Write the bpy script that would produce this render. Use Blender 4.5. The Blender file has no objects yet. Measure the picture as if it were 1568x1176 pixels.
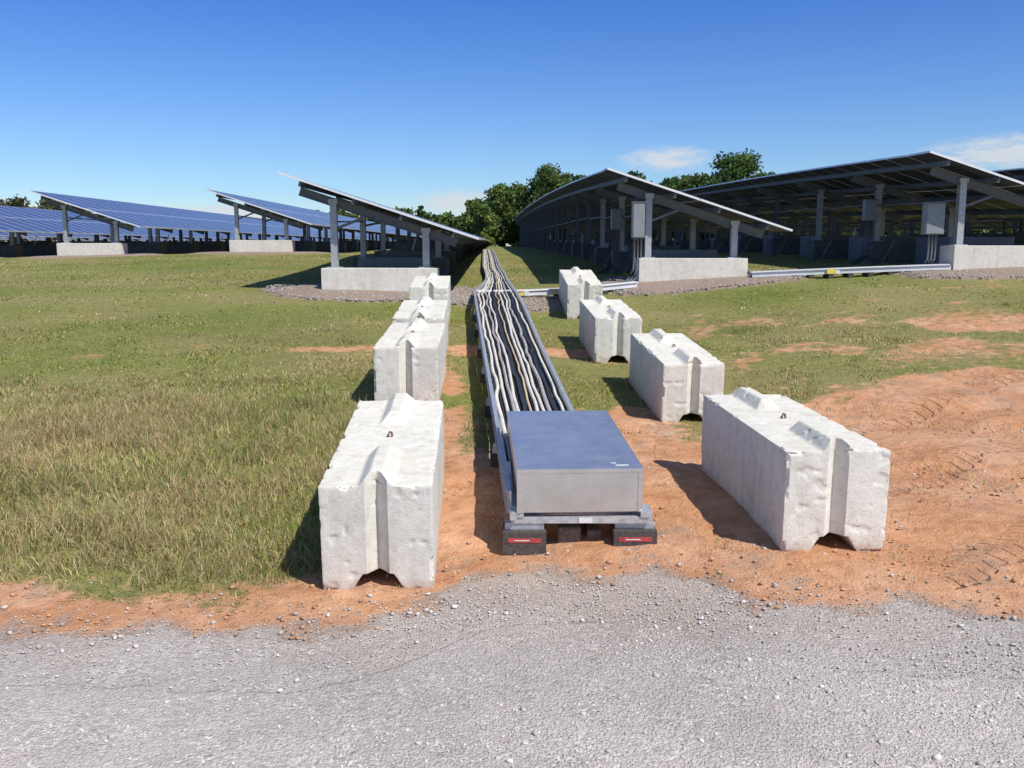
import bpy, math, numpy as np
from mathutils import Vector, Matrix
rng = np.random.default_rng(7)
scene = bpy.context.scene
col = scene.collection
# ------------------------------------------------------------------ noise
def _h(ix, iy, iz, seed):
    n = (ix.astype(np.int64)*374761393 + iy.astype(np.int64)*668265263 + iz.astype(np.int64)*1440662683 + seed*974634777) & 0xffffffff
    n = ((n ^ (n >> 13))*1274126177) & 0xffffffff
    n = ((n ^ (n >> 16))*2246822519) & 0xffffffff
    return (n ^ (n >> 15))/4294967296.0
def vn(x, y, z=None, seed=0):
    x = np.asarray(x, float); y = np.asarray(y, float)
    z = np.zeros_like(x) if z is None else np.asarray(z, float)
    xi, yi, zi = np.floor(x), np.floor(y), np.floor(z)
    fx, fy, fz = x-xi, y-yi, z-zi
    fx, fy, fz = fx*fx*(3-2*fx), fy*fy*(3-2*fy), fz*fz*(3-2*fz)
    r = 0
    for a in (0, 1):
        for b in (0, 1):
            for c in (0, 1):
                w = (fx if a else 1-fx)*(fy if b else 1-fy)*(fz if c else 1-fz)
                r = r + w*_h(xi+a, yi+b, zi+c, seed)
    return r
def fbm(x, y, z=None, oct=4, seed=0):
    r = 0; a = .5; s = 0
    for i in range(oct):
        k = 2.03**i
        r = r + a*vn(np.asarray(x)*k, np.asarray(y)*k, None if z is None else np.asarray(z)*k, seed+i*17); s += a; a *= .5
    return r/s
def ss(a, b, v):
    t = np.clip((v-a)/(b-a), 0, 1); return t*t*(3-2*t)
# ------------------------------------------------------------------ terrain
PY = [-2000, 4.8, 7, 9, 11, 14.5, 17, 19, 25, 33, 49, 80, 150, 3000]
PZ = [0, .02, .2, .33, .44, .66, .85, .98, 1.15, 1.35, 1.6, 1.85, 2.0, 2.0]
def prof(y):
    y = np.asarray(y, float)
    return sum(np.interp(y+d, PY, PZ) for d in (-.8, -.4, 0, .4, .8))/5
CP = np.array([(-.74,4.8,0,1.5),(-1,8.7,.34,1.6),(-1.3,14.5,.66,2),(1.9,5.2,.12,1.6),(1.78,8.9,.14,1.6),(1.4,11.9,.38,1.7),(1.3,16,.62,1.8),
  (-2.6,18.2,.96,3),(3.8,19.4,1.14,3),(10,18.7,1.40,5),(-15,33,1.5,7),(-9.2,34,1.61,6),(20,18.7,1.5,6),(-6,18,1.0,3),(12,32,1.75,7),(22,32,1.8,7),(5,32,1.5,6)])
K = np.exp(-((CP[:,None,0]-CP[None,:,0])**2+(CP[:,None,1]-CP[None,:,1])**2)/(2*CP[None,:,3]**2))
W = np.linalg.solve(K+1e-3*np.eye(len(CP)), CP[:,2]-prof(CP[:,1]))
def T(x, y):
    x = np.asarray(x, float); y = np.asarray(y, float)
    z = prof(y)
    for c, w in zip(CP, W):
        z = z + w*np.exp(-((x-c[0])**2+(y-c[1])**2)/(2*c[3]**2))
    return z
def Tf(x, y): return float(T(x, y))
# rows: x of footing left, y of first frame, long-range rise
ROWS = [(-3.71,18.2,.35),(2.63,19.4,1.7),(8.8,18.7,1.55),(15.0,18.4,1.4),(21.2,18.6,1.3),(27.4,18.6,1.2),(-10.3,34,.1),(-16.1,33,0),(-22.2,33.5,0),(-28.3,33,0),(-34.4,33.5,0),(-40.5,33,0)]
def road_edge(x):
    x = np.asarray(x, float)
    return 4.40 + .62*np.exp(-np.abs((x-.35)/.85)**3) + .22*(fbm(x*1.1, x*0+3.3, oct=5, seed=5)-.5) - .04*np.clip(x-1, 0, 3)
def zones(x, y):
    n1 = fbm(x*1.1, y*1.1, oct=5, seed=11)-.5
    n2 = fbm(x*.55, y*.9, oct=5, seed=23)
    n3 = fbm(x*4, y*4, oct=3, seed=31)-.5
    ye = road_edge(x)
    gravel = ss(.30, -.30, y-ye + .6*n3 + .7*n1)
    yd = np.interp(x, [-30,-3,-1.1,-.75,-.5,0,.5,.9,1.4,2.2,3,4.5,10,30],
                      [4.80,4.80,4.95,5.1,7.3,7.6,7.2,8.3,8.3,8.1,9.2,9.9,10.1,9])
    dirt = ss(.75, -.55, y-yd + 2.2*n1*np.clip((x+1)/2, .5, 1.5)+.5*n3)
    band = np.exp(-((y-12.6-.03*x)/1.3)**2)*ss(.50, .66, n2)
    band2 = ss(1.8, 3, x)*np.exp(-((y-12.8)/2.6)**2)*ss(.43, .60, n2)*.66
    fleck = ss(.62, .74, fbm(x*1.6, y*2.4, oct=4, seed=71))*(.22+.36*ss(1, 3, x))*ss(7, 9, y)*ss(22, 15, y)
    strip = np.exp(-((x+.75+.045*(y-9))/.38)**2)*ss(14, 9.5, y)*ss(.38, .6, n1+.5)*.9
    right = np.exp(-((x-1.2)/.8)**2)*ss(13, 9, y)*ss(.48, .58, n1+.5)*.7
    dirt = np.clip(np.maximum.reduce([dirt, band*.70, band2, strip, right, fleck]), 0, 1)
    pad = np.zeros_like(x)
    for rx, ry, _ in ROWS:
        pad = np.maximum(pad, ss(1.25, .8, np.sqrt(((x-rx-1.1)/2.4)**2+((y-ry+.2)/1.45)**2)+.5*n1))
    pad = np.maximum(pad, .85*ss(1.2, .7, np.sqrt(((x+.35)/1.6)**2+((y-17.3)/1.0)**2)+.6*n1))
    dry = np.clip(.36 + 1.9*(fbm(x*.45, y*.65, oct=5, seed=41)-.5) + .36*ss(12, 6, y)*ss(0, -2, x), 0, 1)
    return dirt, gravel, pad, dry
# ------------------------------------------------------------------ materials
def mat(name):
    m = bpy.data.materials.new(name); m.use_nodes = True
    nt = m.node_tree; b = nt.nodes['Principled BSDF']
    return m, nt, b
def N(nt, t, **kw):
    n = nt.nodes.new(t)
    for k, v in kw.items(): setattr(n, k, v)
    return n
def L(nt, a, b): nt.links.new(a, b)
def math_(nt, op, a, b=None, c=None, clamp=False):
    n = nt.nodes.new('ShaderNodeMath'); n.operation = op; n.use_clamp = clamp
    for i, v in enumerate((a, b, c)):
        if v is None: continue
        if isinstance(v, (int, float)): n.inputs[i].default_value = v
        else: nt.links.new(v, n.inputs[i])
    return n.outputs[0]
def mixc(nt, f, a, b, bt='MIX'):
    n = nt.nodes.new('ShaderNodeMix'); n.data_type = 'RGBA'; n.blend_type = bt
    for i, v in ((0, f), (6, a), (7, b)):
        if isinstance(v, (int, float)): n.inputs[i].default_value = v
        elif isinstance(v, tuple): n.inputs[i].default_value = (*v, 1) if len(v) == 3 else v
        else: nt.links.new(v, n.inputs[i])
    return n.outputs[2]
def noise(nt, co, scale, detail=4, rough=.55, dist=0):
    n = nt.nodes.new('ShaderNodeTexNoise'); n.inputs['Scale'].default_value = scale
    n.inputs['Detail'].default_value = detail; n.inputs['Roughness'].default_value = rough; n.inputs['Distortion'].default_value = dist
    nt.links.new(co, n.inputs['Vector']); return n.outputs['Fac']
def voro(nt, co, scale, feature='F1'):
    n = nt.nodes.new('ShaderNodeTexVoronoi'); n.feature = feature; n.inputs['Scale'].default_value = scale
    nt.links.new(co, n.inputs['Vector']); return n
def ramp(nt, f, stops, interp='LINEAR'):
    n = nt.nodes.new('ShaderNodeValToRGB'); cr = n.color_ramp; cr.interpolation = interp
    while len(cr.elements) < len(stops): cr.elements.new(.5)
    for e, (p, c) in zip(cr.elements, stops):
        e.position = p; e.color = (*c, 1) if isinstance(c, tuple) else (c, c, c, 1)
    nt.links.new(f, n.inputs[0]); return n.outputs[0]
def bump(nt, b, h, strength=.5, dist=.01, prev=None):
    n = nt.nodes.new('ShaderNodeBump'); n.inputs['Strength'].default_value = strength; n.inputs['Distance'].default_value = dist
    nt.links.new(h, n.inputs['Height'])
    if prev is not None: nt.links.new(prev, n.inputs['Normal'])
    if b is not None: nt.links.new(n.outputs[0], b.inputs['Normal'])
    return n.outputs[0]
def gravel_nodes(nt, co):
    v1 = voro(nt, co, 66); v2 = voro(nt, co, 140)
    sep1 = N(nt, 'ShaderNodeSeparateColor'); L(nt, v1.outputs['Color'], sep1.inputs[0])
    sep2 = N(nt, 'ShaderNodeSeparateColor'); L(nt, v2.outputs['Color'], sep2.inputs[0])
    c1 = ramp(nt, sep1.outputs[0], [(0, (.34,.312,.288)), (.35, (.46,.425,.395)), (.7, (.53,.492,.46)), (.88, (.62,.58,.545)), (1, (.76,.72,.69))])
    c2 = ramp(nt, sep2.outputs[0], [(0, (.38,.35,.325)), (.5, (.49,.455,.425)), (1, (.61,.57,.535))])
    patch = ramp(nt, noise(nt, co, 4, 6, .65), [(.36, 0.0), (.60, 1.0)])
    c = mixc(nt, math_(nt, 'MULTIPLY', patch, .75), c1, c2)
    big = ramp(nt, noise(nt, co, .9, 7, .65), [(.3, (.82,.80,.79)), (.5, (1.0,.98,.965)), (.7, (1.13,1.11,1.10))])
    c = mixc(nt, 1.0, c, big, 'MULTIPLY')
    sy = N(nt, 'ShaderNodeSeparateXYZ'); L(nt, co, sy.inputs[0])
    yy = math_(nt, 'ADD', sy.outputs[1], math_(nt, 'MULTIPLY', math_(nt, 'SUBTRACT', noise(nt, co, 1.3, 5, .6), .5), 2.0))
    dark = ramp(nt, math_(nt, 'DIVIDE', yy, 8.0), [(.38, (1.05,1.04,1.04)), (.52, (.88,.87,.86)), (.66, (.84,.82,.80))])
    c = mixc(nt, 1.0, c, dark, 'MULTIPLY')
    dust = ramp(nt, math_(nt, 'DIVIDE', yy, 8.0), [(.49, 0.0), (.64, .36)])
    c = mixc(nt, dust, c, (.52,.38,.27))
    gn = noise(nt, co, 14, 6, .7)
    h = math_(nt, 'ADD', math_(nt, 'MULTIPLY', v1.outputs['Distance'], -.009), math_(nt, 'MULTIPLY', v2.outputs['Distance'], -.005))
    h = math_(nt, 'ADD', h, math_(nt, 'MULTIPLY', gn, .016))
    return c, h
# ground material
mg, nt, b = mat('ground_soil_grass')
geo = N(nt, 'ShaderNodeNewGeometry'); co = geo.outputs['Position']
at = N(nt, 'ShaderNodeAttribute', attribute_name='zone')
sp = N(nt, 'ShaderNodeSeparateColor'); L(nt, at.outputs['Color'], sp.inputs[0])
dirtA, gravA, dryA, padA = sp.outputs[0], sp.outputs[1], sp.outputs[2], at.outputs['Alpha']
n_f = noise(nt, co, 9, 6, .65); n_ff = noise(nt, co, 60, 4, .6); n_m = noise(nt, co, 1.7, 5, .6)
gfar = ramp(nt, noise(nt, co, .35, 6, .62), [(.3, (.17,.205,.050)), (.5, (.23,.25,.070)), (.7, (.32,.30,.115))])
gfine = ramp(nt, n_f, [(.3, (.68,.68,.66)), (.55, (1,1,1)), (.75, (1.25,1.2,1.1))])
grass = mixc(nt, 1, gfar, gfine, 'MULTIPLY')
grass = mixc(nt, math_(nt, 'MULTIPLY', dryA, .6), grass, (.34,.285,.135))
thatch = ramp(nt, n_ff, [(.35, (.55,.55,.55)), (.6, (1.1,1.1,1.05))])
grass = mixc(nt, .65, grass, thatch, 'MULTIPLY')
dirt = ramp(nt, n_m, [(.25, (.49,.235,.115)), (.45, (.58,.295,.155)), (.6, (.64,.36,.21)), (.78, (.66,.44,.30))])
df = ramp(nt, n_f, [(.3, (.72,.69,.68)), (.5, (1,1,1)), (.75, (1.12,1.15,1.18))])
dirt = mixc(nt, 1, dirt, df, 'MULTIPLY')
dv = voro(nt, co, 55)
dsp = N(nt, 'ShaderNodeSeparateColor'); L(nt, dv.outputs['Color'], dsp.inputs[0])
peb = math_(nt, 'MULTIPLY', math_(nt, 'GREATER_THAN', dsp.outputs[0], .90), math_(nt, 'LESS_THAN', dv.outputs['Distance'], .42))
dirt = mixc(nt, math_(nt, 'MULTIPLY', peb, .6), dirt, (.45,.37,.32))
greyp = ramp(nt, noise(nt, co, 2.6, 6, .7), [(.54, 0.0), (.66, .65)])
dirt = mixc(nt, greyp, dirt, (.36,.26,.19))
gc, gh = gravel_nodes(nt, co)
def thr(a, wob=.55, lo=.38, hi=.62):
    v = math_(nt, 'ADD', a, math_(nt, 'MULTIPLY', math_(nt, 'SUBTRACT', n_f, .5), wob))
    v = math_(nt, 'ADD', v, math_(nt, 'MULTIPLY', math_(nt, 'SUBTRACT', n_ff, .5), .55))
    return ramp(nt, v, [(lo, 0.0), (hi, 1.0)])
dm = thr(dirtA, .9); gm = thr(gravA, 1.2, .28, .72); pm = thr(padA, .7)
c = mixc(nt, dm, grass, dirt)
c = mixc(nt, pm, c, mixc(nt, 1, gc, (.74,.69,.66), 'MULTIPLY'))
c = mixc(nt, gm, c, gc)
L(nt, c, b.inputs['Base Color']); b.inputs['Roughness'].default_value = .95; b.inputs['Specular IOR Level'].default_value = .15
mp = N(nt, 'ShaderNodeMapping', vector_type='POINT'); mp.inputs['Rotation'].default_value = (0, 0, math.radians(52)); L(nt, co, mp.inputs['Vector'])
sx = N(nt, 'ShaderNodeSeparateXYZ'); L(nt, mp.outputs[0], sx.inputs[0])
def track(cx, hw):
    sd = math_(nt, 'SUBTRACT', math_(nt, 'ADD', sx.outputs[0], math_(nt, 'MULTIPLY', math_(nt, 'SUBTRACT', n_m, .5), .4)), cx)
    d = math_(nt, 'ABSOLUTE', sd)
    m = ramp(nt, math_(nt, 'DIVIDE', d, hw), [(.85, 1.0), (1.0, 0.0)])
    s = math_(nt, 'SINE', math_(nt, 'ADD', math_(nt, 'MULTIPLY', sx.outputs[1], 50.0), math_(nt, 'MULTIPLY', d, 22.0)))
    s = ramp(nt, math_(nt, 'ADD', math_(nt, 'MULTIPLY', s, .5), .5), [(.35, 0.0), (.65, 1.0)])
    return math_(nt, 'MULTIPLY', m, math_(nt, 'SUBTRACT', s, 1.1))
tr = math_(nt, 'ADD', track(-3.42, .2), track(-4.6, .2))
tr = math_(nt, 'ADD', tr, track(-2.3, .17))
sxp = N(nt, 'ShaderNodeSeparateXYZ'); L(nt, co, sxp.inputs[0])
tr = math_(nt, 'MULTIPLY', tr, math_(nt, 'MULTIPLY', math_(nt, 'GREATER_THAN', sxp.outputs[0], 2.3), dm))
trm = math_(nt, 'MULTIPLY', tr, ramp(nt, n_m, [(.30, 0.0), (.42, 1.0)]))
hsum = math_(nt, 'ADD', math_(nt, 'MULTIPLY', n_f, .050), math_(nt, 'MULTIPLY', n_ff, .018))
hsum = math_(nt, 'ADD', hsum, math_(nt, 'MULTIPLY', trm, .022))
mxh = N(nt, 'ShaderNodeMix'); mxh.data_type = 'FLOAT'; L(nt, gm, mxh.inputs[0]); L(nt, hsum, mxh.inputs[2]); L(nt, gh, mxh.inputs[3])
bump(nt, b, mxh.outputs[0], .85, 1.0)
mr, nt, b = mat('crushed_gravel')
co = N(nt, 'ShaderNodeNewGeometry').outputs['Position']
gc, gh = gravel_nodes(nt, co)
L(nt, gc, b.inputs['Base Color']); b.inputs['Roughness'].default_value = .95; b.inputs['Specular IOR Level'].default_value = .15
bump(nt, b, gh, .85, 1.0)
def concrete(name, base, stain):
    m, nt, b = mat(name)
    tc = N(nt, 'ShaderNodeTexCoord').outputs['Object']
    oi = N(nt, 'ShaderNodeObjectInfo')
    add = N(nt, 'ShaderNodeVectorMath', operation='ADD'); L(nt, tc, add.inputs[0]); L(nt, oi.outputs['Location'], add.inputs[1])
    co = add.outputs[0]
    big = noise(nt, co, 2.6, 7, .7, .6); med = noise(nt, co, 13, 7, .65); fine = noise(nt, co, 95, 4, .65)
    c = ramp(nt, big, [(.28, stain), (.48, base), (.75, tuple(min(.82, v*1.08) for v in base))])
    c = mixc(nt, 1, c, ramp(nt, med, [(.3, (.84,.825,.79)), (.48, (.98,.98,.975)), (.8, (1.05,1.05,1.05))]), 'MULTIPLY')
    c = mixc(nt, .45, c, ramp(nt, fine, [(.32, .70), (.55, 1.04)]), 'MULTIPLY')
    def pits(scale, thr_, r0, r1):
        v = voro(nt, co, scale); hole = ramp(nt, v.outputs['Distance'], [(r0, 0.0), (r1, 1.0)])
        sel = N(nt, 'ShaderNodeSeparateColor'); L(nt, v.outputs['Color'], sel.inputs[0])
        return math_(nt, 'MAXIMUM', hole, math_(nt, 'LESS_THAN', sel.outputs[0], thr_))
    hole = math_(nt, 'MINIMUM', pits(24, .80, .05, .12), pits(55, .74, .08, .19))
    c = mixc(nt, math_(nt, 'MULTIPLY', math_(nt, 'SUBTRACT', 1.0, hole), .55), c, tuple(v*.33 for v in base))
    mpp = N(nt, 'ShaderNodeMapping'); mpp.inputs['Scale'].default_value = (9, 9, 1.1); L(nt, co, mpp.inputs['Vector'])
    run = ramp(nt, noise(nt, mpp.outputs[0], 1.4, 4, .6), [(.50, 0.0), (.66, .3)])
    c = mixc(nt, run, c, tuple(v*.76 for v in stain))
    sz = N(nt, 'ShaderNodeSeparateXYZ'); L(nt, tc, sz.inputs[0])
    foot = math_(nt, 'ADD', sz.outputs[2], math_(nt, 'MULTIPLY', math_(nt, 'SUBTRACT', med, .5), .3))
    c = mixc(nt, math_(nt, 'MULTIPLY', ramp(nt, foot, [(.0, 1.0), (.10, 0.0)]), .5), c, (.44,.29,.18))
    L(nt, c, b.inputs['Base Color']); b.inputs['Roughness'].default_value = .92; b.inputs['Specular IOR Level'].default_value = .15
    h = math_(nt, 'ADD', math_(nt, 'MULTIPLY', med, .9), math_(nt, 'MULTIPLY', fine, .4))
    h = math_(nt, 'ADD', h, math_(nt, 'MULTIPLY', hole, .6))
    bump(nt, b, h, .7, .008)
    return m
m_conc = concrete('cast_concrete', (.74,.715,.64), (.645,.615,.53))
m_foot = concrete('footing_concrete', (.72,.69,.61), (.61,.575,.50))
def simple(name, colr, rough=.5, metal=0., var=.15, scale=8, spec=.5, bmp=0):
    m, nt, b = mat(name)
    co = N(nt, 'ShaderNodeNewGeometry').outputs['Position']
    n = noise(nt, co, scale, 3, .6)
    lo = tuple(v*(1-var) for v in colr); hi = tuple(min(1, v*(1+var)) for v in colr)
    L(nt, ramp(nt, n, [(.3, lo), (.7, hi)]), b.inputs['Base Color'])
    b.inputs['Metallic'].default_value = metal; b.inputs['Specular IOR Level'].default_value = spec
    b.inputs['Roughness'].default_value = rough
    if bmp: bump(nt, b, n, .4, bmp)
    return m
m_galv = simple('galvanised_steel', (.60,.61,.62), .45, .6, .2, 25)
m_post = simple('post_steel', (.42,.44,.45), .55, .4, .15, 12)
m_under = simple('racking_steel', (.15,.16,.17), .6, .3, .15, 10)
m_frame = simple('module_frame_aluminium', (.80,.81,.82), .45, .2, .04, 5)
m_back = simple('module_backsheet', (.038,.042,.05), .6, 0, .2, 2)  # white backsheet coloured near-black, underside shade put into the colour
m_ballast = simple('shaded_ballast_concrete', (.12,.12,.115), .9, 0, .25, 5)  # footing concrete darkened, shade beneath the rows painted into its colour
m_cabinet = simple('painted_cabinet', (.24,.26,.27), .5, 0, .06, 5)
m_white = simple('cable_white', (.74,.70,.62), .5, 0, .14, 14)
m_cgrey = simple('cable_grey', (.42,.40,.37), .55, 0, .25, 14)
m_tan = simple('cable_tan', (.58,.47,.29), .55, 0, .2, 14)
m_black = simple('cable_black', (.025,.025,.028), .45, 0, .2, 14)
m_rubber = simple('recycled_rubber', (.085,.075,.07), .9, 0, .35, 60, .2, .004)
m_red = simple('red_reflective_strip', (.42,.06,.06), .5, 0, .4, 40)
m_yel = simple('yellow_label', (.75,.62,.10), .5, 0, .1, 20)
m_lab = simple('white_label', (.75,.75,.72), .5, 0, .1, 20)
m_rust = simple('rusty_rebar', (.20,.11,.07), .8, .2, .35, 60)
m_wood = simple('timber_packer', (.20,.15,.11), .9, 0, .35, 40)
m_pvc = simple('pvc_conduit', (.72,.73,.74), .5, 0, .05, 10)
m_stone, nt, b = mat('stone_chips')
ga = N(nt, 'ShaderNodeAttribute', attribute_name='tint'); L(nt, ga.outputs['Color'], b.inputs['Base Color']); b.inputs['Roughness'].default_value = .9
m_box, nt, b = mat('sheet_metal_cover')
co = N(nt, 'ShaderNodeTexCoord').outputs['Object']
mpn = N(nt, 'ShaderNodeMapping'); mpn.inputs['Scale'].default_value = (1.2, 14, 14); L(nt, co, mpn.inputs['Vector'])
br = noise(nt, mpn.outputs[0], 6, 6, .7); sm = noise(nt, co, 5, 6, .7)
c = ramp(nt, sm, [(.3, (.66,.65,.63)), (.55, (.76,.75,.73)), (.75, (.82,.81,.79))])
wsc = voro(nt, co, 22); spk = ramp(nt, wsc.outputs['Distance'], [(.03, 1.0), (.07, 0.0)])
c = mixc(nt, math_(nt, 'MULTIPLY', spk, .5), c, (.86,.86,.84))
L(nt, c, b.inputs['Base Color']); b.inputs['Metallic'].default_value = .82
L(nt, ramp(nt, math_(nt, 'ADD', math_(nt, 'MULTIPLY', br, .5), math_(nt, 'MULTIPLY', sm, .5)), [(.3, .20), (.7, .44)]), b.inputs['Roughness'])
bump(nt, b, noise(nt, co, 3.0, 2), .15, .02)
m_cell, nt, b = mat('solar_cells')
uv = N(nt, 'ShaderNodeUVMap', uv_map='UVMap')
su = N(nt, 'ShaderNodeSeparateXYZ'); L(nt, uv.outputs[0], su.inputs[0])
def grid(o, n, w):
    f = math_(nt, 'FRACT', math_(nt, 'MULTIPLY', o, float(n)))
    return math_(nt, 'LESS_THAN', math_(nt, 'ABSOLUTE', math_(nt, 'SUBTRACT', f, .5)), .5-w)
g = math_(nt, 'MULTIPLY', grid(su.outputs[0], 6, .022), grid(su.outputs[1], 12, .022))
def border(o, w): return math_(nt, 'LESS_THAN', math_(nt, 'ABSOLUTE', math_(nt, 'SUBTRACT', o, .5)), .5-w)
bd = math_(nt, 'MULTIPLY', border(su.outputs[0], .022), border(su.outputs[1], .011))
pos = N(nt, 'ShaderNodeNewGeometry').outputs['Position']
cn = ramp(nt, noise(nt, pos, 2.5, 4), [(.3, (.036,.043,.105)), (.7, (.052,.060,.140))])
c = mixc(nt, g, (.28,.30,.40), cn); c = mixc(nt, bd, (.66,.67,.70), c)
L(nt, c, b.inputs['Base Color']); b.inputs['Roughness'].default_value = .24; b.inputs['IOR'].default_value = 1.42
def leafmat(name, trans=.35):
    m, nt, b = mat(name)
    a = N(nt, 'ShaderNodeAttribute', attribute_name='tint')
    L(nt, a.outputs['Color'], b.inputs['Base Color']); b.inputs['Roughness'].default_value = .75; b.inputs['Specular IOR Level'].default_value = .2
    tl = N(nt, 'ShaderNodeBsdfTranslucent'); L(nt, a.outputs['Color'], tl.inputs['Color'])
    mx = N(nt, 'ShaderNodeMixShader'); mx.inputs[0].default_value = trans
    L(nt, b.outputs[0], mx.inputs[1]); L(nt, tl.outputs[0], mx.inputs[2])
    L(nt, mx.outputs[0], nt.nodes['Material Output'].inputs['Surface'])
    return m
m_blade = leafmat('grass_blades', .25); m_leaf = leafmat('tree_foliage', .3)
m_bark = simple('tree_bark', (.10,.08,.06), .9, 0, .3, 6)
# ------------------------------------------------------------------ mesh helpers
def mk(name, verts, faces, mats, midx=None, smooth=False, parent=None):
    me = bpy.data.meshes.new(name); me.from_pydata([tuple(v) for v in verts], [], [tuple(f) for f in faces])
    for m in mats: me.materials.append(m)
    if midx is not None: me.polygons.foreach_set('material_index', midx)
    if smooth: me.polygons.foreach_set('use_smooth', [True]*len(me.polygons))
    me.update(); ob = bpy.data.objects.new(name, me); col.objects.link(ob)
    if parent: ob.parent = parent
    return ob
def mk_np(name, V, F, mats, colors=None, smooth=False, parent=None):
    me = bpy.data.meshes.new(name); k = F.shape[1]
    me.vertices.add(len(V)); me.vertices.foreach_set('co', V.astype(np.float32).ravel())
    me.loops.add(F.size); me.loops.foreach_set('vertex_index', F.astype(np.int32).ravel())
    me.polygons.add(len(F)); me.polygons.foreach_set('loop_start', np.arange(0, F.size, k, dtype=np.int32))
    me.polygons.foreach_set('loop_total', np.full(len(F), k, dtype=np.int32))
    me.update(calc_edges=True)
    if smooth: me.polygons.foreach_set('use_smooth', np.ones(len(F), bool))
    if colors is not None:
        a = me.color_attributes.new('tint', 'FLOAT_COLOR', 'POINT')
        a.data.foreach_set('color', np.concatenate([colors, np.ones((len(V), 1))], 1).astype(np.float32).ravel())
    for m in mats: me.materials.append(m)
    ob = bpy.data.objects.new(name, me); col.objects.link(ob)
    if parent: ob.parent = parent
    return ob
class MB:
    def __init__(s): s.v = []; s.f = []; s.m = []
    def box(s, lo, hi, mi=0, M=None):
        n = len(s.v)
        for z in (lo[2], hi[2]):
            for x, y in ((lo[0], lo[1]), (hi[0], lo[1]), (hi[0], hi[1]), (lo[0], hi[1])):
                p = Vector((x, y, z)); s.v.append(M @ p if M else p)
        for f in ((3,2,1,0),(4,5,6,7),(0,1,5,4),(1,2,6,5),(2,3,7,6),(3,0,4,7)):
            s.f.append([n+i for i in f]); s.m.append(mi)
    def beam(s, a, b, w, h, mi=0, up=Vector((0,0,1))):
        a = Vector(a); b = Vector(b); d = (b-a); ln = d.length; d.normalize()
        r = d.cross(up).normalized(); u = r.cross(d)
        M = Matrix.Translation(a) @ Matrix((r, d, u)).transposed().to_4x4()
        s.box((-w/2, 0, -h/2), (w/2, ln, h/2), mi, M)
    def ibeam(s, a, b, w, h, mi=0, up=Vector((0,0,1)), t=.014):
        a = Vector(a); b = Vector(b); d = (b-a); ln = d.length; d.normalize()
        r = d.cross(up).normalized(); u = r.cross(d)
        M = Matrix.Translation(a) @ Matrix((r, d, u)).transposed().to_4x4()
        s.box((-w/2, 0, h/2-t), (w/2, ln, h/2), mi, M); s.box((-w/2, 0, -h/2), (w/2, ln, -h/2+t), mi, M)
        s.box((-t/2, 0, -h/2+t), (t/2, ln, h/2-t), mi, M)
    def tube(s, pts, r, sides=8, mi=0):
        n0 = len(s.v); pts = [Vector(p) for p in pts]
        for i, p in enumerate(pts):
            d = (pts[min(i+1, len(pts)-1)]-pts[max(i-1, 0)]).normalized()
            ref = Vector((0,0,1)) if abs(d.z) < .9 else Vector((1,0,0))
            a = d.cross(ref).normalized(); bb = a.cross(d); rr = r[i] if hasattr(r, '__len__') else r
            for k in range(sides):
                t = 2*math.pi*k/sides; s.v.append(p + a*math.cos(t)*rr + bb*math.sin(t)*rr)
        for i in range(len(pts)-1):
            for k in range(sides):
                s.f.append([n0+i*sides+k, n0+i*sides+(k+1) % sides, n0+(i+1)*sides+(k+1) % sides, n0+(i+1)*sides+k]); s.m.append(mi)
        s.f.append([n0+k for k in range(sides)]); s.m.append(mi)
        s.f.append([n0+(len(pts)-1)*sides+k for k in reversed(range(sides))]); s.m.append(mi)
    def make(s, name, mats, smooth=False, parent=None, bevel=0):
        o = mk(name, s.v, s.f, mats, s.m, smooth, parent)
        if bevel:
            bm = o.modifiers.new('bevel', 'BEVEL'); bm.width = bevel; bm.segments = 2; bm.limit_method = 'ANGLE'
        return o
def empty(name, loc=(0,0,0)):
    e = bpy.data.objects.new(name, None); col.objects.link(e); e.location = loc; return e
# ------------------------------------------------------------------ ground
NX, NY = 460, 620
u = np.linspace(-1, 1, NX); X1 = 3.2*np.sinh(u*6.85)
u2 = np.linspace(-2.4, 6.6, NY); Y1 = 6.0 + 3.2*np.sinh(u2)
XX, YY = np.meshgrid(X1, Y1)
d_, g_, p_, dr_ = zones(XX, YY)
rough_ = (fbm(XX*2.5, YY*2.5, oct=4, seed=77)-.5)
ZZ = T(XX, YY) + rough_*(.07*d_*(1-g_) + .03)*ss(4.6, 5.3, YY)*ss(60, 30, YY) + .09*p_
rut = np.sin((XX*math.cos(.9)+YY*math.sin(.9))*3.3 + 2.5*rough_)*.04*ss(2.4, 3.4, XX)*d_*(1-g_)*ss(12, 9, YY)
ZZ = ZZ + rut
idx = np.arange(NX*NY).reshape(NY, NX)
F = np.stack([idx[:-1,:-1].ravel(), idx[:-1,1:].ravel(), idx[1:,1:].ravel(), idx[1:,:-1].ravel()], 1)
ground = mk_np('ground', np.stack([XX.ravel(), YY.ravel(), ZZ.ravel()], 1), F, [mg], smooth=True)
a = ground.data.color_attributes.new('zone', 'FLOAT_COLOR', 'POINT')
a.data.foreach_set('color', np.stack([d_.ravel(), g_.ravel(), dr_.ravel(), p_.ravel()], 1).astype(np.float32).ravel())
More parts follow.
